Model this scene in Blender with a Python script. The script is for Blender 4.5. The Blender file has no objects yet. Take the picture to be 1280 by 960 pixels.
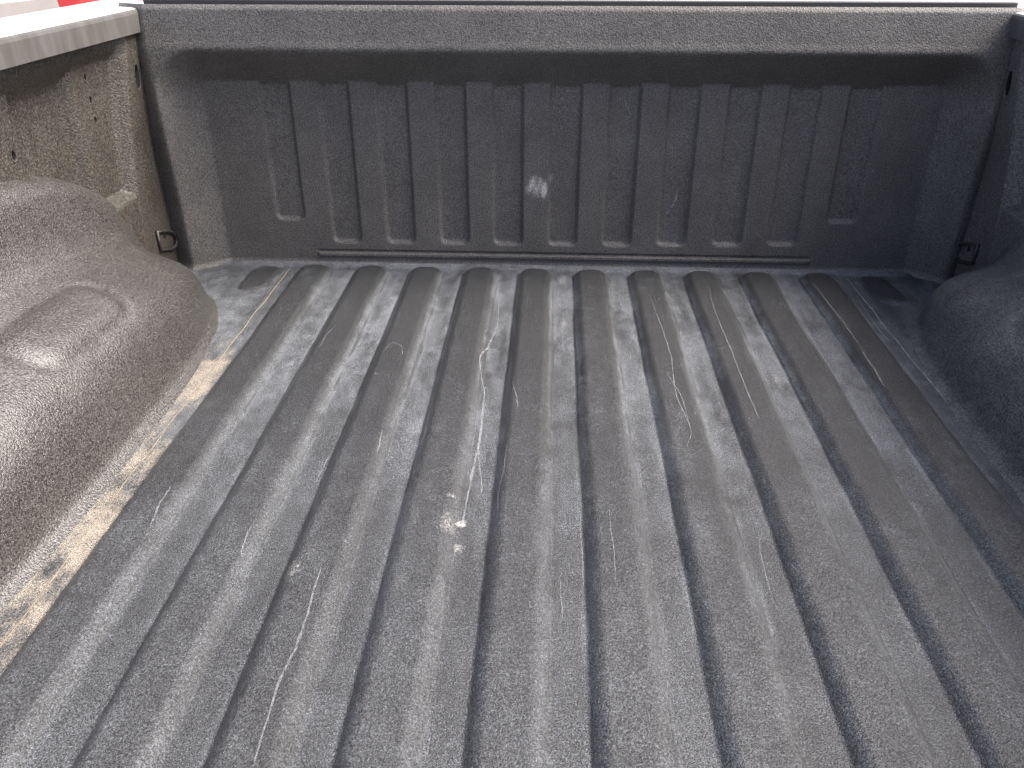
import bpy, math
import numpy as np
from mathutils import Matrix, Vector
rng = np.random.default_rng(7)
S = bpy.context.scene
COL = S.collection

# ------------------------------------------------------------------ camera
F_PX = 1040.0
PITCH = math.atan(581 / F_PX)
YAW = math.radians(2.6914)
fw = Vector((-math.sin(YAW) * math.cos(PITCH), math.cos(YAW) * math.cos(PITCH), -math.sin(PITCH)))
rt = Vector((math.cos(YAW), math.sin(YAW), 0))
up = rt.cross(fw)
cd = bpy.data.cameras.new('camera')
cam = bpy.data.objects.new('camera', cd); COL.objects.link(cam)
cd.sensor_width = 36; cd.lens = F_PX / 1280 * 36; cd.clip_start = 0.02; cd.clip_end = 500
CAM = Vector((-0.032, -1.83, 0.712))
m = Matrix((rt, up, -fw)).transposed().to_4x4(); m.translation = CAM
cam.matrix_world = m
S.camera = cam

# ------------------------------------------------------------------ light
SUN_EL, SUN_AZ = 53.0, 88.0          # azimuth measured from +y (front of truck) towards +x (right)
w = bpy.data.worlds.new('World'); S.world = w; w.use_nodes = True
nt = w.node_tree; bg = nt.nodes['Background']
sky = nt.nodes.new('ShaderNodeTexSky'); sky.sky_type = 'NISHITA'; sky.sun_disc = False
sky.sun_elevation = math.radians(SUN_EL); sky.sun_rotation = math.radians(SUN_AZ)
sky.dust_density = 6.0; sky.ozone_density = 1.2; sky.air_density = 0.42
nt.links.new(sky.outputs[0], bg.inputs[0]); bg.inputs[1].default_value = 0.15
sl = bpy.data.lights.new('sun', 'SUN'); sl.energy = 1.5; sl.angle = math.radians(34); sl.color = (1, 0.93, 0.83)
so = bpy.data.objects.new('sun', sl); COL.objects.link(so)
e, a = math.radians(SUN_EL), math.radians(SUN_AZ)
d = Vector((math.sin(a) * math.cos(e), math.cos(a) * math.cos(e), math.sin(e)))
so.rotation_euler = d.to_track_quat('Z', 'Y').to_euler()
vs = S.view_settings
vs.view_transform = 'Standard'; vs.look = 'None'; vs.gamma = 1; vs.exposure = 1.6; vs.use_curve_mapping = False

# ------------------------------------------------------------------ numpy helpers
def vnoise(x, y, seed=0):
    x = np.asarray(x, float); y = np.asarray(y, float)
    xi = np.floor(x).astype(np.int64); yi = np.floor(y).astype(np.int64)
    fx = x - xi; fy = y - yi
    fx = fx * fx * (3 - 2 * fx); fy = fy * fy * (3 - 2 * fy)
    def h(i, j):
        n = (i * 374761393 + j * 668265263 + seed * 982451653) & 0x7fffffff
        n = ((n ^ (n >> 13)) * 1274126177) & 0x7fffffff
        n = ((n ^ (n >> 16)) * 668265263) & 0x7fffffff
        return (n & 0xffff) / 65535.0
    return (h(xi, yi) * (1 - fx) + h(xi + 1, yi) * fx) * (1 - fy) + (h(xi, yi + 1) * (1 - fx) + h(xi + 1, yi + 1) * fx) * fy
def fbm(x, y, seed=0, o=4):
    s = 0; amp = .5; t = 0
    for k in range(o):
        s = s + amp * vnoise(x * 2 ** k, y * 2 ** k, seed + k); t += amp; amp *= .55
    return s / t
def sst(a, b, x):
    t = np.clip((x - a) / (b - a), 0, 1); return t * t * (3 - 2 * t)
def sd_box(x, y, cx, cy, hx, hy, r):
    qx = np.abs(x - cx) - hx + r; qy = np.abs(y - cy) - hy + r
    return np.hypot(np.maximum(qx, 0), np.maximum(qy, 0)) + np.minimum(np.maximum(qx, qy), 0) - r
def catmull(P, n):
    P = np.asarray(P, float); P = np.vstack([2 * P[0] - P[1], P, 2 * P[-1] - P[-2]]); out = []
    for i in range(1, len(P) - 2):
        a, b, c, d = P[i - 1:i + 3]
        for t in np.linspace(0, 1, n, endpoint=False):
            out.append(.5 * (2 * b + (c - a) * t + (2 * a - 5 * b + 4 * c - d) * t * t + (3 * b - a - 3 * c + d) * t ** 3))
    out.append(P[-2]); return np.array(out)

# ------------------------------------------------------------------ object helpers
def link(name, me, mat=None, parent=None):
    o = bpy.data.objects.new(name, me); COL.objects.link(o)
    if mat is not None: me.materials.append(mat)
    if parent is not None: o.parent = parent
    return o
def empty(name, label, cat, loc=(0, 0, 0), group=None):
    o = bpy.data.objects.new(name, None); COL.objects.link(o); o.location = loc
    o.empty_display_size = .05
    o['label'] = label; o['category'] = cat
    if group: o['group'] = group
    return o
def grid_normals(P):
    du = np.gradient(P, axis=0); dv = np.gradient(P, axis=1)
    n = np.cross(du, dv); l = np.linalg.norm(n, axis=-1, keepdims=True); l[l == 0] = 1
    return n / l
def grid_piece(name, P, quads, mat, parent, attrs=None, flip=False, N=None):
    """a mesh of the chosen quads (boolean nu-1 x nv-1) of the grid P, keeping the whole grid's normals"""
    nu, nv = P.shape[:2]
    idx = np.arange(nu * nv).reshape(nu, nv)
    q = np.stack([idx[:-1, :-1], idx[1:, :-1], idx[1:, 1:], idx[:-1, 1:]], -1)[quads]
    if flip: q = q[:, ::-1]
    used, inv = np.unique(q, return_inverse=True); inv = inv.reshape(-1)
    co = P.reshape(-1, 3)[used]
    me = bpy.data.meshes.new(name)
    me.vertices.add(len(co)); me.vertices.foreach_set('co', co.astype(np.float32).ravel())
    me.loops.add(len(inv)); me.loops.foreach_set('vertex_index', inv.astype(np.int32))
    me.polygons.add(len(q)); me.polygons.foreach_set('loop_start', (np.arange(len(q)) * 4).astype(np.int32))
    me.polygons.foreach_set('loop_total', np.full(len(q), 4, np.int32))
    me.polygons.foreach_set('use_smooth', np.ones(len(q), bool))
    me.update(calc_edges=True); me.validate()
    for k, v in (attrs or {}).items():
        at = me.attributes.new(k, 'FLOAT', 'POINT'); at.data.foreach_set('value', np.broadcast_to(v, (nu, nv)).reshape(-1)[used].astype(np.float32))
    if N is None: N = grid_normals(P)
    nn = N.reshape(-1, 3)[used] * (-1 if flip else 1)
    me.normals_split_custom_set_from_vertices(nn.astype(np.float32))
    return link(name, me, mat, parent)
def grid_obj(name, P, mat, parent, attrs=None, flip=False):
    return grid_piece(name, P, np.ones((P.shape[0] - 1, P.shape[1] - 1), bool), mat, parent, attrs, flip)
def pyd(name, v, f, mat, parent, smooth=False):
    me = bpy.data.meshes.new(name); me.from_pydata([tuple(p) for p in v], [], f); me.update()
    if smooth:
        for p in me.polygons: p.use_smooth = True
    return link(name, me, mat, parent)
def tube(name, pts, r, mat, parent, n=10, closed=False, sq=1.0, nrm=None):
    pts = [Vector(p) for p in pts]; v = []; f = []; L = len(pts)
    for i, p in enumerate(pts):
        t = (pts[(i + 1) % L] - pts[i - 1]) if closed else (pts[min(i + 1, L - 1)] - pts[max(i - 1, 0)])
        t.normalize(); A = Vector(nrm) if nrm else Vector((1, 0, 0))
        b = t.cross(A).normalized(); a2 = b.cross(t).normalized()
        for k in range(n):
            an = 2 * math.pi * k / n
            v.append(p + b * math.cos(an) * r + a2 * math.sin(an) * r * sq)
    for i in range(L if closed else L - 1):
        for k in range(n):
            j = (i + 1) % L
            f.append((i * n + k, i * n + (k + 1) % n, j * n + (k + 1) % n, j * n + k))
    if not closed: f += [tuple(range(n))[::-1], tuple(range((L - 1) * n, L * n))]
    return pyd(name, v, f, mat, parent, True)
def box(name, x0, x1, y0, y1, z0, z1, mat, parent, bev=0.0):
    import bmesh
    bm = bmesh.new(); bmesh.ops.create_cube(bm, size=1)
    for q in bm.verts: q.co = ((x0 + x1) / 2 + q.co.x * (x1 - x0), (y0 + y1) / 2 + q.co.y * (y1 - y0), (z0 + z1) / 2 + q.co.z * (z1 - z0))
    if bev: bmesh.ops.bevel(bm, geom=bm.edges[:], offset=bev, segments=3, profile=.6, affect='EDGES')
    me = bpy.data.meshes.new(name); bm.to_mesh(me); bm.free()
    return link(name, me, mat, parent)

# ------------------------------------------------------------------ materials
class NT:
    def __init__(s, name):
        s.m = bpy.data.materials.new(name); s.m.use_nodes = True; s.t = s.m.node_tree
        s.b = s.t.nodes['Principled BSDF']; s.tc = s.t.nodes.new('ShaderNodeNewGeometry')
        s.pos = s.tc.outputs['Position']
    def n(s, typ, **kw):
        k = s.t.nodes.new(typ)
        for a_, v in kw.items():
            if a_.startswith('i_'):
                key = a_[2:]; key = int(key) if key.isdigit() else key.replace('_', ' ')
                s.put(k.inputs[key], v)
            else: setattr(k, a_, v)
        return k
    def put(s, sock, v):
        if isinstance(v, bpy.types.NodeSocket): s.t.links.new(v, sock)
        else: sock.default_value = v
    def noise(s, scale, detail=4, rough=.55, vec=None, dist=0):
        k = s.n('ShaderNodeTexNoise', i_Scale=scale, i_Detail=detail, i_Roughness=rough, i_Distortion=dist)
        s.t.links.new(vec or s.pos, k.inputs['Vector']); return k.outputs['Fac']
    def math(s, op, a_, b_=None, c_=None, clamp=False):
        k = s.n('ShaderNodeMath', operation=op, use_clamp=clamp)
        s.put(k.inputs[0], a_)
        if b_ is not None: s.put(k.inputs[1], b_)
        if c_ is not None: s.put(k.inputs[2], c_)
        return k.outputs[0]
    def ramp(s, v, lo, hi, a_=0.0, b_=1.0):
        k = s.n('ShaderNodeMapRange', interpolation_type='SMOOTHSTEP')
        s.put(k.inputs['Value'], v); k.inputs['From Min'].default_value = lo; k.inputs['From Max'].default_value = hi
        k.inputs['To Min'].default_value = a_; k.inputs['To Max'].default_value = b_
        return k.outputs['Result']
    def mix(s, f, a_, b_):
        k = s.n('ShaderNodeMix', data_type='RGBA')
        s.put(k.inputs[0], f)
        for sock, v in ((k.inputs[6], a_), (k.inputs[7], b_)):
            if isinstance(v, tuple): v = (*v, 1)
            s.put(sock, v)
        return k.outputs[2]
    def attr(s, name): return s.n('ShaderNodeAttribute', attribute_name=name).outputs['Fac']
    def bump(s, h, strength, dist, normal=None):
        k = s.n('ShaderNodeBump'); k.inputs['Strength'].default_value = strength; k.inputs['Distance'].default_value = dist
        s.put(k.inputs['Height'], h)
        if normal is not None: s.put(k.inputs['Normal'], normal)
        return k.outputs['Normal']
    def mapped(s, sc):
        k = s.n('ShaderNodeMapping'); k.inputs['Scale'].default_value = sc
        s.t.links.new(s.pos, k.inputs['Vector']); return k.outputs[0]

def liner(name, base=(.028, .029, .031), film=(.10, .10, .10), film_amt=.35, film_lo=.4, film_hi=.75, painted=False, grain=1.0, rough=.5, gscale=330, spec=.5, gdist=.0012, glo=.45, ghi=1.75, spark=.3):
    M = NT(name)
    g1 = M.noise(gscale, 2, .5); g2 = M.noise(gscale * 2.7, 2, .5)
    gr = M.math('MULTIPLY_ADD', g2, .35, g1)
    speck = M.ramp(g1, .50, .68)
    big = M.noise(9, 5, .6); mid = M.noise(60, 4, .6)
    f = M.math('MULTIPLY', M.ramp(M.math('MULTIPLY_ADD', mid, .4, M.math('MULTIPLY', big, .6)), film_lo, film_hi), film_amt)
    col = M.mix(f, base, film)
    grain_v = M.ramp(M.math('MULTIPLY_ADD', g2, .5, M.math('MULTIPLY', g1, .7)), .40, .82, glo, ghi)
    rg = M.ramp(f, 0, 1, rough, rough + .2)
    if painted:
        fine = M.noise(260, 5, .7); blot = M.noise(38, 5, .65)
        du = M.attr('dust')
        dm = M.ramp(M.math('ADD', M.math('MULTIPLY', du, 1.0), M.math('MULTIPLY_ADD', fine, 1.5, M.math('MULTIPLY', blot, .28))), .92, 2.15)
        col = M.mix(dm, col, (.134, .148, .163))
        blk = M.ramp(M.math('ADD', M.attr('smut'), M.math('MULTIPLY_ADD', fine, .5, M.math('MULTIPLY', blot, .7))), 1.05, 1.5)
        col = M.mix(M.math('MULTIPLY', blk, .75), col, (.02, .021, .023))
        sa = M.ramp(M.math('ADD', M.attr('sand'), M.math('MULTIPLY_ADD', fine, 1.2, M.math('MULTIPLY', blot, .9))), 1.2, 1.95)
        col = M.mix(sa, col, (.215, .192, .158))
        sc = M.ramp(M.math('ADD', M.attr('scuff'), M.math('MULTIPLY_ADD', fine, .6, M.math('MULTIPLY', blot, .4))), .78, 1.55)
        col = M.mix(sc, col, (.46, .455, .43))
        rg = M.math('ADD', rg, M.math('MULTIPLY', M.math('MAXIMUM', sa, dm), .18), clamp=True)
    sp = M.math('MULTIPLY', M.ramp(M.noise(gscale * 1.9, 3, .6), .56, .72), spark)
    col = M.mix(sp, col, tuple(min(.5, c * 2.4 + .07) for c in film))
    hs = M.n('ShaderNodeHueSaturation'); M.put(hs.inputs['Color'], col); M.put(hs.inputs['Value'], grain_v)
    M.put(M.b.inputs['Base Color'], hs.outputs[0]); M.put(M.b.inputs['Roughness'], rg)
    M.b.inputs['Specular IOR Level'].default_value = spec
    M.put(M.b.inputs['Normal'], M.bump(gr, .9 * grain, gdist))
    return M.m
MAT_FLOOR = liner('floor_liner', base=(.021, .022, .0235), film=(.085, .095, .107), painted=True, film_amt=.14, gscale=560, gdist=.0017, rough=.42, glo=.2, ghi=2.3, spec=.45, spark=.35)
MAT_BULK = liner('bulkhead_liner', base=(.072, .070, .066), film=(.165, .160, .151), film_amt=.55, film_lo=.25, film_hi=.85, gscale=330, gdist=.0016, rough=.48, painted=True, spark=.16)
MAT_WALL_L = liner('dusty_wall_liner', base=(.030, .0275, .0235), film=(.095, .084, .068), film_amt=.55, film_lo=.2, film_hi=.9, gscale=260, gdist=.0018, rough=.45, glo=.35, ghi=1.95)
MAT_WALL_R = liner('lightened_wall_liner', base=(.095, .090, .084), film=(.18, .175, .165), film_amt=.5, gscale=260, gdist=.0014, rough=.5)  # right wall colour lightened to make up for the rail's shadow
MAT_WELL_L = liner('dusty_wheel_well_liner', base=(.023, .0222, .0208), film=(.060, .057, .052), film_amt=.55, film_lo=.2, film_hi=.9, gscale=330, gdist=.0018, rough=.29, spec=.9, glo=.05, ghi=2.9, spark=.6)
MAT_WELL_R = liner('lightened_wheel_well_liner', base=(.055, .054, .053), film=(.22, .22, .215), film_amt=.6, film_lo=.25, film_hi=.85, gscale=300, gdist=.0014, rough=.5)  # right well lies in rail shadow; brightness is added in its colour

def simple(name, col, rough, metal=0.0, var=.0, vscale=30, coat=0, dirt=None, dscale=(20, 20, 20), dlo=.5, dhi=.75, damt=.6):
    M = NT(name)
    c = (*col, 1)
    if var: c = M.mix(M.ramp(M.noise(vscale, 4), .3, .7), tuple(x * (1 - var) for x in col), tuple(min(1, x * (1 + var)) for x in col))
    if dirt:
        if isinstance(c, tuple): c = c[:3]
        c = M.mix(M.math('MULTIPLY', M.ramp(M.noise(1, 5, .65, M.mapped(dscale)), dlo, dhi), damt), c, dirt)
    M.put(M.b.inputs['Base Color'], c)
    M.b.inputs['Roughness'].default_value = rough; M.b.inputs['Metallic'].default_value = metal
    M.b.inputs['Coat Weight'].default_value = coat
    return M.m
MAT_WHITE = simple('white_truck_paint', (.78, .77, .74), .3, coat=.3)
MAT_LIP = simple('dusty_shaded_white_paint', (.10, .098, .093), .55, dirt=(.058, .053, .045), dscale=(40, 45, 8), dlo=.35, dhi=.7, damt=.8)  # dusty white paint, with the lip's shade darkened into the colour
MAT_BLACK = simple('hole_black', (.006, .006, .006), .9)
MAT_STEEL = simple('ring_steel', (.06, .057, .054), .45, .4, var=.3, vscale=120)
MAT_SEAM_L = simple('sandy_sealant', (.19, .165, .125), .85, var=.25, vscale=70)
MAT_SEAM_R = simple('pale_sealant', (.27, .27, .26), .8, var=.35, vscale=50)
def scratch_mat(name, col, lo, hi):
    M = NT(name)
    M.b.inputs['Base Color'].default_value = (*col, 1); M.b.inputs['Roughness'].default_value = .8
    M.put(M.b.inputs['Alpha'], M.ramp(M.noise(120, 5, .75), lo - .1, hi, 0, .42))
    return M.m
MAT_SCR = scratch_mat('scratch_pale', (.40, .41, .42), .36, .66)
MAT_SCR2 = scratch_mat('scuff_wear', (.46, .43, .37), .40, .62)

# ------------------------------------------------------------------ ground and the truck bed
gm = NT('pale_concrete')
gm.put(gm.b.inputs['Base Color'], gm.mix(gm.noise(3, 6, .6), (.30, .29, .28), (.42, .41, .39))); gm.b.inputs['Roughness'].default_value = .9
ground = pyd('ground', [(-60, -60, -.86), (60, -60, -.86), (60, 60, -.86), (-60, 60, -.86)], [(0, 1, 2, 3)], gm.m, None); ground['kind'] = 'structure'

BED = empty('pickup_truck_bed', 'black textured bed of a white pickup truck with ribbed dusty floor', 'truck bed')

# ---- bed floor: one height field, each rib cut out of it as a piece of its own
RIBS = [-.5695, -.4375, -.3125, -.1875, -.0625, .0625, .1875, .3125, .4375, .5715]
RIB_H = .0150
xs = np.linspace(-.935, .935, 800); ys = np.concatenate([np.linspace(-1.86, -.12, 420), np.linspace(-.117, .02, 46)])
X, Y = np.meshgrid(xs, ys, indexing='ij')
def rib_sd(x, y, k):
    wob = (fbm(y * 5 + k * 17.3, y * 0 + k, 3, 3) - .5) * .004
    return sd_box(x - wob, y, RIBS[k], -1.53, .0325, 1.5, .026)
PADS = [(-.683, 1), (.698, -1)]
def pad_sd(x, y, k):
    cx, s = PADS[k]
    return sd_box(x - (y + .09) * .05 * s, y, cx, -.098, .031, .07, .028)
def floor_z(x, y, full=True):
    z = np.zeros_like(x)
    for k in range(len(RIBS)):
        z = np.maximum(z, RIB_H * np.sin(np.clip((.0092 - rib_sd(x, y, k)) / .021, 0, 1) * math.pi / 2))
    for k in range(2):
        z = np.maximum(z, .008 * sst(.009, -.009, pad_sd(x, y, k)))
    z = z + (fbm(x * 9, y * 5, 11, 3) - .5) * .0022
    z = z + .02 * sst(.86, .93, np.abs(x)) + .006 * sst(-.022, .004, y)
    return z
Z = floor_z(X, Y)
ribm = np.zeros_like(X)
for k in range(len(RIBS)): ribm = np.maximum(ribm, sst(.006, -.006, rib_sd(X, Y, k)))
for k in range(2): ribm = np.maximum(ribm, sst(.006, -.006, pad_sd(X, Y, k)))
near = sst(-.40, -1.15, Y)                       # towards the tailgate the tops are as worn as the grooves
blotch = fbm(X * 14, Y * 7, 21, 4); streak = fbm(X * 55, Y * 4, 25, 4)
mot = .6 * fbm(X * 60, Y * 42, 27, 4) + .4 * fbm(X * 80, Y * 9, 29, 4)
dust = (1 - ribm) * (.56 - .26 * near) + ribm * (-.03 + .30 * near) + ((blotch - .5) * .55 + (streak - .5) * .3 + (mot - .5) * .95) * (1 - .6 * near)
dust += .25 * sst(-.03, -.004, Y)
for k in range(len(RIBS)): dust += (.05 + .08 * near) * np.exp(-(rib_sd(X, Y, k) / .0075) ** 2)  # paler rib edges: wear, strengthened to paint in the slope highlights
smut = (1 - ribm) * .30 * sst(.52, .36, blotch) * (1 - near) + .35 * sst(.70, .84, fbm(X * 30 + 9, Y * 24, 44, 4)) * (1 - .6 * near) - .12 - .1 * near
for k in range(len(RIBS)): smut += .85 * np.exp(-((rib_sd(X, Y, k) - .0080) / .0034) ** 2) * (.5 + fbm(X * 0 + k, Y * 14, 33, 3))  # dirt in the rib creases, strengthened to paint in their shaded edges
# patchy wear beside each rib edge, painting in a pale crest highlight
for k in range(len(RIBS)):
    sd = rib_sd(X, Y, k); dust += .20 * np.exp(-((sd - .013) / .004) ** 2) * sst(.45, .7, fbm(X * 0 + k * 3.1, Y * 9, 31, 3))
sand = np.zeros_like(X); scuff = np.zeros_like(X)
def blob(cx, cy, rx, ry, ang=0):
    c, s = math.cos(ang), math.sin(ang); u = ((X - cx) * c + (Y - cy) * s) / rx; v = (-(X - cx) * s + (Y - cy) * c) / ry
    return np.exp(-(u * u + v * v))
edgeL = sst(-.606, -.618, X)
sand += edgeL * (.24 + .36 * sst(-.45, -1.0, Y) + 1.0 * (fbm(X * 40, Y * 22, 95, 4) - .5)) * sst(-.30, -.5, Y)
sand += .30 * sst(.008, -.006, sd_box(X, Y, -.642, -.565, .022, .07, .006) + (fbm(X * 60, Y * 40, 77, 3) - .5) * .02)
sand += .28 * sst(-.012, .0, Y) * np.ones_like(X)
sand += .5 * sst(.66, .69, X) * sst(-.45, -.62, Y)
sand += .25 * blob(.10, -.10, .05, .06)
scuff +=   .6 * sst(.50, .66, fbm(X * 70, Y * 40, 123, 4)) * blob(-.152, -.95, .03, .08) + .2 * blob(-.163, -.92, .012, .06) + .34 * blob(-.150, -.965, .030, .035, .5) + .36 * blob(-.272, -1.03, .009, .022) + .5 * blob(-.34, -1.06, .02, .03)
scuff += .6 * blob(.685, -.62, .02, .10) + .5 * blob(.66, -.5, .03, .05) + .45 * blob(.375, -.52, .01, .05) + .5 * blob(.0, -.07, .02, .05) + .45 * blob(.001, -.30, .012, .05)
scuff += .35 * blob(.505, -.42, .02, .03) + .35 * blob(.26, -.62, .012, .12) + .3 * blob(.38, -.85, .012, .18) + .3 * blob(.27, -1.05, .01, .1)
FL = np.stack([X, Y, Z], -1); FN = grid_normals(FL)
fattr = dict(dust=dust, sand=sand, scuff=scuff, smut=smut)
qx = (X[:-1, :-1] + X[1:, 1:]) / 2; qy = (Y[:-1, :-1] + Y[1:, 1:]) / 2
rest = np.ones(qx.shape, bool); pieces = []
for k in range(len(RIBS)):
    mk = rib_sd(qx, qy, k) < .0115; pieces.append(('floor_rib', mk)); rest &= ~mk
for k in range(2):
    mk = (pad_sd(qx, qy, k) < .0115) & rest; pieces.append(('floor_pad', mk)); rest &= ~mk
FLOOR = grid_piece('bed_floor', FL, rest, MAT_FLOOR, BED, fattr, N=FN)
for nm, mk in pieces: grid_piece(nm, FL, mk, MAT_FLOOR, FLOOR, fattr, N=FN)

def fz(x, y): return float(floor_z(np.array([[x]], float), np.array([[y]], float))[0, 0])
for sx, mt in ((-.637, MAT_SEAM_L), (.643, MAT_SEAM_R)):
    pts = [(sx + (vnoise(y * 14, 3.3, 5) - .5) * .005, y, fz(sx, y) + .0003) for y in np.linspace(-.03, -1.8, 120)]
    tube('seam_bead', pts, .0010, mt, FLOOR, 6, nrm=(0, 0, 1))

# ---- bulkhead
D0 = .052; DT = .068     # how far the frame stands proud of the panel, at the floor and at the top
GRO = [(-.6285, .1075), (-.5015, .055), (-.3755, .055), (-.2505, .055), (-.1275, .055), (-.003, .056), (.1215, .057), (.2455, .059), (.3710, .061), (.4955, .064), (.6195, .119)]
zs = np.unique(np.concatenate([np.linspace(-.012, .564, 150), np.linspace(.014, .046, 30)]))
bx = np.linspace(-.915, .915, 640)
BX, BZ = np.meshgrid(bx, zs, indexing='ij')
def gro_sd(x, z, k): 
    cx, zb = GRO[k]; return sd_box(x, z, cx, zb + .5, .0325, .5, .014)
def bulk_y(x, z):
    sd = sd_box(x, z, -.002, -.520, .852, 1.0, .09)
    D = D0 + (DT - D0) * sst(.05, .45, z)
    s = -sd / .068
    s = np.where(s < .06, .5 * (np.maximum(s + .06, 0)) ** 2 / .12, s) # eased outer crest
    s = np.maximum(s, 0)
    g = np.zeros_like(x)
    for k in range(len(GRO)): g = np.maximum(g, sst(.0025, -.0040, gro_sd(x, z, k)))
    lim = D + .0085 * g
    dep = np.where(D * s < lim - .002, D * s, lim - .002 + .002 * (1 - np.exp(-np.maximum(D * s - lim + .002, 0) / .002)))
    y = -D + dep + .006 + .022 * sst(.855, .905, np.abs(x))
    y = y + .16 * np.maximum(z - .478, 0) ** 1.0 * sst(.478, .50, z)
    y = y + .005 * sst(.556, .564, z)
    inx = sst(-.575, -.571, x) * sst(.567, .563, x)
    y = y + inx * (-.005 * sst(.0195, .022, z) * sst(.0305, .0285, z) + .004 * sst(.030, .0315, z) * sst(.0365, .035, z))
    y = y - .010 * sst(.012, -.008, z)
    return y + (fbm(x * 10, z * 10, 51, 3) - .5) * .0015
BY = bulk_y(BX, BZ)
bd = (fbm(BX * 8, BZ * 8, 61, 4) - .5) * .3 - .25 + .5 * sst(.022, -.004, BZ) + .22 * sst(.30, .5, BZ) * sst(.56, .52, BZ) * (fbm(BX * 5, BZ * 5, 66, 3))
bsc = np.zeros_like(BX)
def bb(cx, cz, rx, rz): return np.exp(-(((BX - cx) / rx) ** 2 + ((BZ - cz) / rz) ** 2) ** 2)
bsc += (.35 + .75 * fbm(BX * 160, BZ * 45, 99, 3)) * bb(-.064, .190, .030, .028) + .45 * bb(-.030, .212, .010, .014) + .35 * bb(-.045, .175, .006, .03)
edge = np.abs(BX) - .80
bsc += .38 * np.exp(-((BZ - .006) / .005) ** 2) * (.4 + .6 * sst(.0, .05, edge))
bsc += .0 * sst(.541, .546, BZ) * sst(.45, .6, fbm(BX * 12, BZ * 0, 71, 3)) + .22 * sst(.006, -.004, BZ)
bsa = .42 * sst(.012, -.004, BZ)
BP = np.stack([BX, BY, BZ], -1); BN = grid_normals(BP)
battr = dict(dust=bd, sand=bsa, scuff=bsc, smut=BX * 0)
cxq = (BX[:-1, :-1] + BX[1:, 1:]) / 2; czq = (BZ[:-1, :-1] + BZ[1:, 1:]) / 2
rest = np.ones(cxq.shape, bool); pieces = []
for k in range(len(GRO)):
    mk = (gro_sd(cxq, czq, k) < .005) & (czq < .415); pieces.append(('pressed_groove', mk)); rest &= ~mk
mk = (cxq > -.574) & (cxq < .566) & (czq > .019) & (czq < .037); pieces.append(('bottom_ledge', mk)); rest &= ~mk
mk = czq > .478; pieces.append(('top_band', mk)); rest &= ~mk
BULK = grid_piece('bulkhead', BP, rest, MAT_BULK, BED, battr, N=BN)
for nm, mk in pieces: grid_piece(nm, BP, mk, MAT_BULK, BULK, battr, N=BN)

# white sheet-metal rail across the front, over the bulkhead
def extrude_profile(name, prof, axis, a0, a1, mat, parent, n=2, flip=False):
    prof = np.array(prof); t = np.linspace(a0, a1, n)
    P = np.zeros((n, len(prof), 3))
    if axis == 'x': P[:, :, 0] = t[:, None]; P[:, :, 1] = prof[None, :, 0]; P[:, :, 2] = prof[None, :, 1]
    else: P[:, :, 1] = t[:, None]; P[:, :, 0] = prof[None, :, 0]; P[:, :, 2] = prof[None, :, 1]
    v = P.reshape(-1, 3); k = len(prof); f = []
    for i in range(n - 1):
        for j in range(k - 1):
            q = (i * k + j, (i + 1) * k + j, (i + 1) * k + j + 1, i * k + j + 1); f.append(q[::-1] if flip else q)
    f.append(tuple(range(k)) if not flip else tuple(range(k))[::-1]); f.append(tuple(range((n - 1) * k, n * k))[::-1] if not flip else tuple(range((n - 1) * k, n * k)))
    return pyd(name, v, f, mat, parent, False)
fr = [(-.012, .535), (-.012, .572), (-.0105, .5755), (-.006, .577), (.10, .579), (.106, .573), (.106, .40)]
extrude_profile('front_rail', fr, 'x', -.868, .868, MAT_WHITE, BED, flip=True)

box('rail_gap_shade', -.862, .862, -.026, -.013, .53, .5715, simple('gap_shade_grey', (.05, .05, .05), .6), BED, .002)  # added dark strip standing in for the shadowed gap below the front rail
# ---- side walls, wheel wells, rails, built for the left and mirrored for the right
PR = np.array([(.284, -.004), (.268, .003), (.255, .018), (.246, .06), (.234, .108), (.210, .148), (.174, .174), (.134, .192), (.098, .208), (.073, .230), (.056, .265), (.044, .308), (.036, .334), (.020, .350), (.0, .359), (-.03, .368)])
def wall_x(y, z):
    slant = (z - .36) * .35
    corner = sst(-.150, -.118, y - slant * .5)
    strip = sst(-.292, -.250, y) * sst(.5, .47, z - .06)
    rec = sst(-.455, -.425, y)
    top = sst(.435, .495, z)                                  # recess closes under the rail
    x = -.954 + .032 * np.maximum(strip, 0) + .026 * corner
    two = sst(-.425, -.452, y) * sst(-.575, -.53, y)
    x = x + .026 * two
    far = sst(-.60, -.64, y) * sst(-.78, -.74, y); x = x + .026 * far
    x = np.maximum(x, -.944 + .034 * top)
    low = sst(.24, .20, z); x = np.maximum(x, -.944 + .046 * low)
    x = x + .019 * sst(.22, .56, z) * sst(-.20, -.09, y)
    return x + (fbm(y * 9, z * 9, 81, 3) - .5) * .002
wy = np.concatenate([np.linspace(-1.86, -.7, 120), np.linspace(-.696, .012, 178)]); wz = np.linspace(-.01, .535, 140)
WY, WZ = np.meshgrid(wy, wz, indexing='ij'); WX = wall_x(WY, WZ)
HOLES = [(-.480, .448, .0052, .0085), (-.474, .368, .0052, .0085), (-.204, .449, .0035, .006), (-.203, .408, .0042, .0065), (-.202, .370, .0042, .0065), (-.074, .430, .0095, .0235)]
RSH = .022          # the right side stands this much closer to the middle
def mirror(P, s):
    P = P.copy(); P[..., 0] *= s; return P
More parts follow.
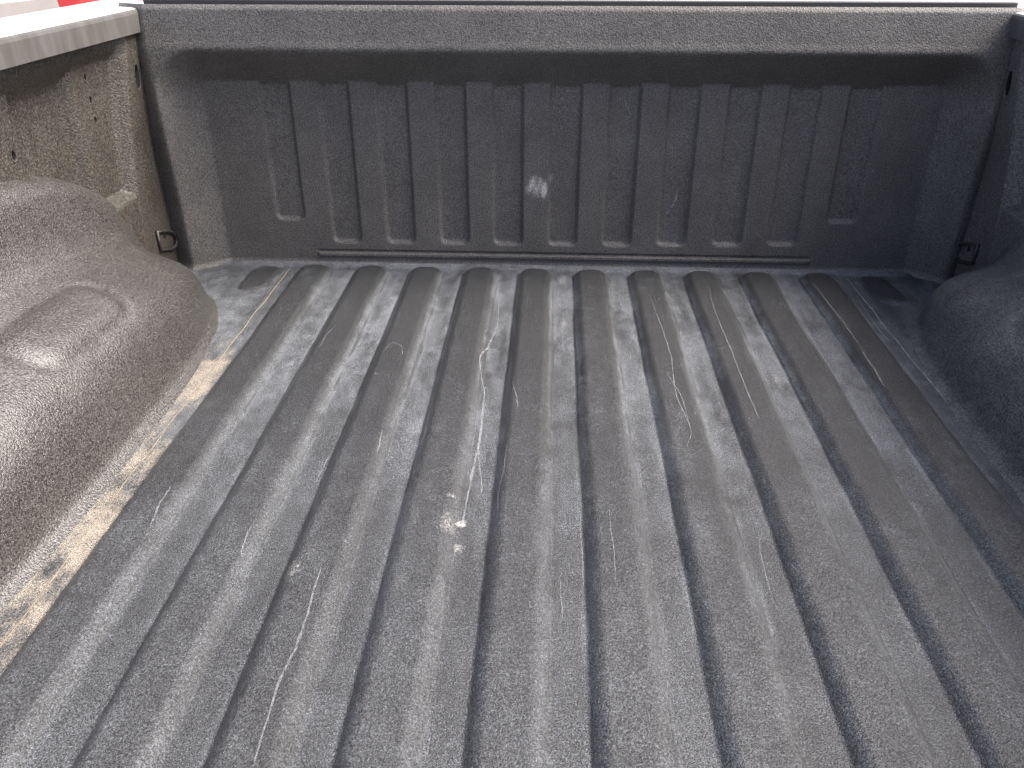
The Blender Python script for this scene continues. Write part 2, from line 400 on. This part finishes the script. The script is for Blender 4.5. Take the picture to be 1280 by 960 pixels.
for s, mw, mwell, side in ((1, MAT_WALL_L, MAT_WELL_L, 'L'), (-1, MAT_WALL_R, MAT_WELL_R, 'R')):
    off = RSH if s == -1 else 0.0
    P = mirror(np.stack([WX + off, WY, WZ], -1), s)
    cy = (WY[:-1, :-1] + WY[1:, 1:]) / 2; cz = (WZ[:-1, :-1] + WZ[1:, 1:]) / 2
    keep = np.ones(cy.shape, bool)
    for (hy, hz, ry, rz) in HOLES: keep &= (((cy - hy) / (ry + .0005)) ** 2 + ((cz - hz) / (rz + .0005)) ** 2) > 1
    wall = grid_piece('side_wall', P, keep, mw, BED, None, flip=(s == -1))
    for (hy, hz, ry, rz) in HOLES:
        v = []; f = []; n = 28; loops = [(1.55 if rz < .02 else 1.3, .0004), (1.12, .0012), (1.0, .0004), (.97, -.016)]
        for (q, dx) in loops:
            for i in range(n):
                an = 2 * math.pi * i / n
                ey = ry * q * math.copysign(abs(math.cos(an)) ** .8, math.cos(an)); ez = rz * q * math.copysign(abs(math.sin(an)) ** .8, math.sin(an))
                if q > 1: ey = math.copysign(abs(ey) , ey)
                bxx = float(wall_x(np.array([hy + ey]), np.array([hz + ez]))[0]) if q >= 1 else float(wall_x(np.array([hy]), np.array([hz]))[0])
                v.append((s * (bxx + off + dx), hy + ey, hz + ez))
        for r in range(len(loops) - 1):
            for i in range(n):
                q4 = (r * n + i, r * n + (i + 1) % n, (r + 1) * n + (i + 1) % n, (r + 1) * n + i); f.append(q4 if s == 1 else q4[::-1])
        f.append(tuple(range((len(loops) - 1) * n, len(loops) * n)))
        o = pyd('slot_hole' if rz > .02 else 'bolt_hole', v, f, mw, wall, True)
        o.data.materials.append(MAT_BLACK)
        for p in o.data.polygons:
            if p.index >= 2 * n: p.material_index = 1
    # wheel well
    pr = catmull(PR, 9); th = np.linspace(0, np.pi, 260); sv = -np.cos(th)
    sv = np.sign(sv) * np.abs(sv) ** 1.0
    b_, yc = .69, -.83
    wyy = yc + b_ * sv
    zf = pr[:, 1] / .368
    nz = 1.75 + .75 * np.clip(zf, 0, 1)
    Hz = (1 - np.abs(sv)[:, None] ** nz[None]) ** (1 / nz[None])
    A = (1 - np.abs(sv) ** 3.0) ** (1 / 3.0)
    px = -.93 + pr[None, :, 0] * A[:, None]; pz = np.where(pr[None, :, 1] > 0, pr[None, :, 1] * Hz, -.004); py = np.broadcast_to(wyy[:, None], px.shape).copy()
    Q = np.stack([px, py, pz], -1); N = grid_normals(Q)
    # embossed oval pad on the shoulder: distance along the cross-section
    arc = np.concatenate([[0], np.cumsum(np.hypot(*np.diff(pr, axis=0).T))])
    AR = np.broadcast_to(arc[None], px.shape)
    sd = sd_box(AR, py, float(np.interp(.165, pr[::-1, 0], arc[::-1])), -.705, .036, .115, .033)
    emb = sst(.020, -.016, sd) * .0065 - .0025 * np.exp(-((sd - .018) / .010) ** 2)
    dent = (fbm(py * 7, AR * 7, 91, 3) - .5) * .005
    Q = Q + N * (emb + dent)[..., None] * (np.sign(N[120, 60, 2]) if N[120, 60, 2] != 0 else 1)
    Q[..., 0] += off * .9; Q = mirror(Q, s)
    wn = grid_normals(Q); fl = wn[120, 60, 2] < 0
    embq = (sd < .016)[:-1, :-1]
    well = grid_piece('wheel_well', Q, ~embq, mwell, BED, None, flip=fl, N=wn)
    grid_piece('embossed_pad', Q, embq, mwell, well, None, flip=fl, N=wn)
    # rail: inner lip, top and outer skin of the bed side
    lip = [(-.872, .513), (-.866, .513), (-.866, .547), (-.8675, .552), (-.871, .555)]
    lip2 = [(s * (x + off), z) for x, z in lip]
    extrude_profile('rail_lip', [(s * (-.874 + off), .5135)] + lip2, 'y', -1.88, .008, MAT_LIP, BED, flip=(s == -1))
    top = [(-.8712, .5551), (-.878, .5565), (-1.005, .560), (-1.022, .556), (-1.033, .545), (-1.040, .52), (-1.048, .25), (-1.04, -.05), (-1.0, -.35)]
    extrude_profile('outer_side', [(s * (x + off), z) for x, z in top], 'y', -1.88, .11, MAT_WHITE, BED, flip=(s == -1))
    # tie-down: plate with hole and hinged D ring near the bulkhead corner
    wx = -.8975 + off
    plate = []; pts = []
    def dshape(ry, rz, n=20):
        o = [(-ry, -rz), (-ry, rz)]
        for i in range(n + 1):
            an = math.pi / 2 - math.pi * i / n
            o.append((ry * .15 + ry * .95 * math.cos(an), rz * math.sin(an)))
        return o
    TY, TZ = -.072, .080
    sk = lambda a_, b2: (TY + a_ * 1.0, TZ + b2 - a_ * .30)
    ds = dshape(.040, .021)
    ring = [(s * (wx + .0055),) + sk(*q) for q in ds]
    tube('tie_down_ring', ring, .0036, MAT_STEEL, wall, 10, True, nrm=(1, 0, 0))
    inner = dshape(.036, .018)
    v = [(s * (wx + .0015),) + sk(*q) for q in inner] + [(s * (wx - .004),) + sk(*q) for q in inner]
    n = len(inner); f = [tuple(range(n))] + [(i, (i + 1) % n, n + (i + 1) % n, n + i) for i in range(n)]
    pl = pyd('tie_down_plate', v, f, mw, wall)
    hv = []
    for i in range(16):
        an = 2 * math.pi * i / 16; c = sk(-.002 + .0065 * math.cos(an), .009 + .0055 * math.sin(an)); hv.append((s * (wx + .0022),) + c)
    hb = [(p[0] - s * .003, p[1], p[2]) for p in hv]
    pyd('tie_down_hole', hv + hb, [tuple(range(16))] + [(i, (i + 1) % 16, 16 + (i + 1) % 16, 16 + i) for i in range(16)], MAT_BLACK, wall)
    sv_ = [(-.0385, -.016), (-.0345, -.016), (-.0345, .016), (-.0385, .016)]
    v = [(s * (wx + .0024),) + sk(*q) for q in sv_] + [(s * (wx - .002),) + sk(*q) for q in sv_]
    pyd('hinge_slot', v, [(0, 1, 2, 3)] + [(i, (i + 1) % 4, 4 + (i + 1) % 4, 4 + i) for i in range(4)], MAT_BLACK, wall)

# ---- scratches: thin worn ribbons lying on the floor and bulkhead
def unproj(u, v, ax, val):
    dr = fw + rt * ((u - 640) / F_PX) - up * ((v - 480) / F_PX)
    t = (val - CAM[ax]) / dr[ax]; return CAM + dr * t
def ribbons(name, lines, surf, mat, parent):
    V = []; Fc = []
    for pix, wid in lines:
        p3 = []
        for (u, v_) in pix:
            q = unproj(u, v_, 2, .006) if surf == 'floor' else unproj(u, v_, 1, -.002)
            p3.append((q.x, q.y) if surf == 'floor' else (q.x, q.z))
        c = catmull(p3, 14); n = len(c)
        t = np.gradient(c, axis=0); t /= np.linalg.norm(t, axis=1, keepdims=True) + 1e-9
        nr = np.stack([-t[:, 1], t[:, 0]], 1)
        ww = .72 * wid * (.35 + .65 * np.sin(np.linspace(.12, math.pi - .12, n))) * (.6 + .8 * vnoise(np.arange(n) * .6, np.full(n, wid * 999), 5))
        jit = (vnoise(np.arange(n) * .35, np.full(n, 7.7), 6) - .5)[:, None] * nr * .002
        b0 = len(V)
        for sgn in (-1, 1):
            for i in range(n):
                a_, b2 = c[i] + jit[i] + nr[i] * ww[i] * sgn * .5
                if surf == 'floor': V.append((a_, b2, fz(a_, b2) + .0007))
                else: V.append((a_, float(bulk_y(np.array([[a_]]), np.array([[b2]]))[0, 0]) - .0007, b2))
        for i in range(n - 1): Fc.append((b0 + i, b0 + i + 1, b0 + n + i + 1, b0 + n + i))
    o = pyd(name, V, Fc, mat, parent, True); o['kind'] = 'stuff'; return o
ribbons('scratches', [
    ([(812, 375), (825, 410), (838, 450), (845, 500), (862, 540), (858, 565)], .0022), ([(832, 470), (850, 500), (860, 530)], .0018),
    ([(885, 365), (895, 400), (912, 440), (935, 500), (948, 530)], .0024),
    ([(1020, 365), (1048, 402), (1072, 435)], .0035), ([(1076, 445), (1090, 465), (1104, 488)], .0035),
    ([(972, 360), (1000, 410), (1020, 440)], .0022), ([(1098, 560), (1120, 595), (1142, 640)], .0025), ([(1150, 650), (1172, 690), (1190, 730)], .004),
    ([(318, 660), (308, 680), (303, 698)], .0022), ([(402, 717), (388, 765), (372, 815), (350, 862), (320, 960)], .0042),
    ([(478, 545), (475, 560), (472, 570)], .0022), ([(480, 445), (490, 434), (502, 438), (504, 450)], .0022),
    ([(400, 440), (408, 425), (420, 412)], .0018), ([(624, 360), (622, 400), (610, 430), (600, 450), (604, 480), (606, 500)], .0028),
    ([(606, 500), (602, 530), (598, 560), (602, 600), (600, 618)], .0026), ([(606, 480), (600, 540), (588, 600), (578, 650)], .005),
    ([(634, 560), (630, 590), (624, 615), (622, 640)], .0024), ([(700, 720), (702, 750), (704, 770)], .0018), ([(725, 640), (728, 690), (730, 740)], .0015),
    ([(468, 473), (478, 474)], .0032), ([(508, 515), (516, 520)], .0025), ([(496, 548), (502, 562)], .0022),
    ([(640, 480), (645, 500), (648, 515)], .002), ([(1060, 350), (1100, 410), (1132, 440)], .0025), ([(530, 440), (536, 420), (545, 402)], .002),
    ([(415, 560), (404, 580), (394, 600)], .002), ([(190, 665), (200, 640), (215, 615)], .004), ([(760, 640), (766, 690), (770, 740)], .0016),
    ([(948, 660), (954, 700), (966, 740)], .0018), ([(540, 505), (532, 540), (524, 570)], .0022)], 'floor', MAT_SCR, FLOOR)
ribbons('scratches', [
    ([(848, 236), (846, 250), (840, 262), (833, 271)], .005), ([(780, 120), (786, 138), (792, 152)], .005), ([(602, 82), (604, 92), (608, 100)], .003),
    ([(1093, 212), (1090, 220)], .004), ([(282, 238), (284, 244)], .005), ([(945, 292), (955, 301)], .003), ([(692, 84), (690, 98)], .003)], 'bulk', MAT_SCR, BULK)
# pale sealant line up the corner where bulkhead and side wall meet
for sg, mt in ((-1, MAT_SEAM_R), (1, MAT_SEAM_R)):
    pts = [(sg * (.896 - .012 * sst(.06, .0, np.array(z))), -.0175 - .006 * float(sst(.05, .0, np.array(z))) + (float(vnoise(z * 60, 1.5, 4)) - .5) * .004, z) for z in np.linspace(.004, .30, 40)]
    tube('corner_seam', pts, .0014, mt, BULK, 6, nrm=(0, 1, 0))

# ------------------------------------------------------------------ vehicles parked beyond the left side
MAT_TYRE = simple('tyre_rubber', (.02, .02, .02), .8); MAT_RIM = simple('wheel_silver', (.5, .5, .5), .35, .8)
MAT_RED = simple('red_car_paint', (.22, .003, .003), .65); MAT_VAN = simple('white_van_paint', (.75, .75, .74), .35, coat=.3)
MAT_GREY = simple('grey_cladding', (.20, .19, .185), .5, var=.1, vscale=2); MAT_GLASS = simple('dark_car_glass', (.02, .022, .025), .08)
MAT_LAMP = simple('lamp_lens', (.6, .6, .6), .15); MAT_TAIL = simple('tail_lens', (.35, .01, .01), .2)
GZ = -.86
def shell(name, prof, wid, tum, mat, parent, zb=.9):
    """side profile (y, z) swept across the width, leaning in above zb like a car's glasshouse"""
    fr_ = np.array([-1, -.97, -.88, 0, .88, .97, 1.0]); P = np.zeros((len(fr_), len(prof), 3))
    for i, q in enumerate(fr_):
        for j, (y, z) in enumerate(prof):
            lean = tum * max(0, z - zb); edge = .03 * max(0, abs(q) - .88) / .12
            P[i, j] = (q * (wid / 2 - lean), y * (1 - edge * .5), z - (edge if z > .5 else 0))
    n, k = len(fr_), len(prof); v = P.reshape(-1, 3); f = []
    for i in range(n - 1):
        for j in range(k): f.append((i * k + j, i * k + (j + 1) % k, (i + 1) * k + (j + 1) % k, (i + 1) * k + j))
    f.append(tuple(range(k))[::-1]); f.append(tuple(range((n - 1) * k, n * k)))
    return pyd(name, v, f, mat, parent)
def wheel(x, y, r_, parent):
    v = []; f = []; n = 28; sx = 1 if x > 0 else -1
    rings = [(r_ * .62, -.1), (r_ * .93, -.1), (r_, -.07), (r_, .07), (r_ * .93, .1), (r_ * .66, .1), (r_ * .62, .07)]
    for rr, dx in rings:
        for i in range(n):
            an = 2 * math.pi * i / n; v.append((x + sx * dx, y + rr * math.cos(an), r_ + rr * math.sin(an)))
    for q in range(len(rings) - 1):
        for i in range(n): f.append((q * n + i, q * n + (i + 1) % n, (q + 1) * n + (i + 1) % n, (q + 1) * n + i))
    wo = bpy.data.objects.new('wheel', None); COL.objects.link(wo); wo.parent = parent
    pyd('tyre', v, f, MAT_TYRE, wo, True)
    v = [(x + sx * .075, y, r_)]; f = []
    for k in range(10):
        for dd, rr in ((-.2, .62), (.2, .62), (.34, .30)):
            an = 2 * math.pi * (k + dd) / 10; v.append((x + sx * (.07 if rr > .5 else .085), y + r_ * rr * math.cos(an), r_ + r_ * rr * math.sin(an)))
        f.append((0, 1 + 3 * k, 2 + 3 * k, 3 + 3 * k))
    pyd('rim', v, f, MAT_RIM, wo)
def pane(name, pts, x, th, mat, parent):
    sx = 1 if x > 0 else -1
    v = [(x, y, z) for y, z in pts] + [(x - sx * th, y, z) for y, z in pts]; n = len(pts)
    return pyd(name, v, [tuple(range(n)), tuple(range(n, 2 * n))[::-1]] + [(i, (i + 1) % n, n + (i + 1) % n, n + i) for i in range(n)], mat, parent)
van = empty('parked_van', 'white van with grey side panel parked beyond the white bed rail', 'van', (-4.38, 2.08, GZ))
vp = [(-2.35, .38), (-2.38, .8), (-2.33, 1.75), (-2.22, 1.93), (1.0, 1.95), (1.35, 1.85), (1.85, 1.18), (2.3, 1.02), (2.36, .75), (2.34, .38), (1.75, .34), (-1.75, .34)]
shell('body', vp, 1.9, .10, MAT_VAN, van, 1.2)
for sx in (-1, 1):
    pane('side_panel', [(1.02, .42), (2.22, .42), (2.22, .86), (2.16, 1.11), (1.02, 1.13)], sx * .957, .02, MAT_GREY, van)
    pane('window', [(-2.0, 1.28), (-.8, 1.28), (-.8, 1.70), (-2.0, 1.70)], sx * .94, .06, MAT_GLASS, van)
    pane('window', [(.1, 1.28), (1.55, 1.28), (1.2, 1.70), (.1, 1.70)], sx * .94, .06, MAT_GLASS, van)
    for y in (-1.5, 1.5): wheel(sx * .85, y, .33, van)
    box('headlight', sx * .75 - .14, sx * .75 + .14, 2.28, 2.36, .78, .92, MAT_LAMP, van, .02)
    box('tail_light', sx * .85 - .07, sx * .85 + .07, -2.40, -2.33, .85, 1.3, MAT_TAIL, van, .02)
car = empty('parked_car', 'bright red car parked past the white van beyond the bed rail', 'car', (-4.35, 6.75, GZ))
cp = [(-2.1, .34), (-2.16, .65), (-2.1, .98), (-1.75, 1.08), (-1.2, 1.42), (-.6, 1.48), (.25, 1.44), (.95, 1.02), (1.85, .88), (2.13, .68), (2.12, .34), (1.6, .28), (-1.6, .28)]
shell('body', cp, 1.78, .32, MAT_RED, car, .95)
for sx in (-1, 1):
    pane('window', [(-1.35, 1.06), (-.35, 1.06), (-.35, 1.36), (-1.1, 1.34)], sx * .85, .10, MAT_GLASS, car)
    pane('window', [(-.25, 1.06), (.72, 1.06), (.22, 1.36), (-.25, 1.36)], sx * .85, .10, MAT_GLASS, car)
    for y in (-1.35, 1.35): wheel(sx * .80, y, .32, car)
    box('headlight', sx * .62 - .16, sx * .62 + .16, 2.02, 2.12, .62, .76, MAT_LAMP, car, .02)
    box('tail_light', sx * .68 - .14, sx * .68 + .14, -2.17, -2.08, .72, .92, MAT_TAIL, car, .02)
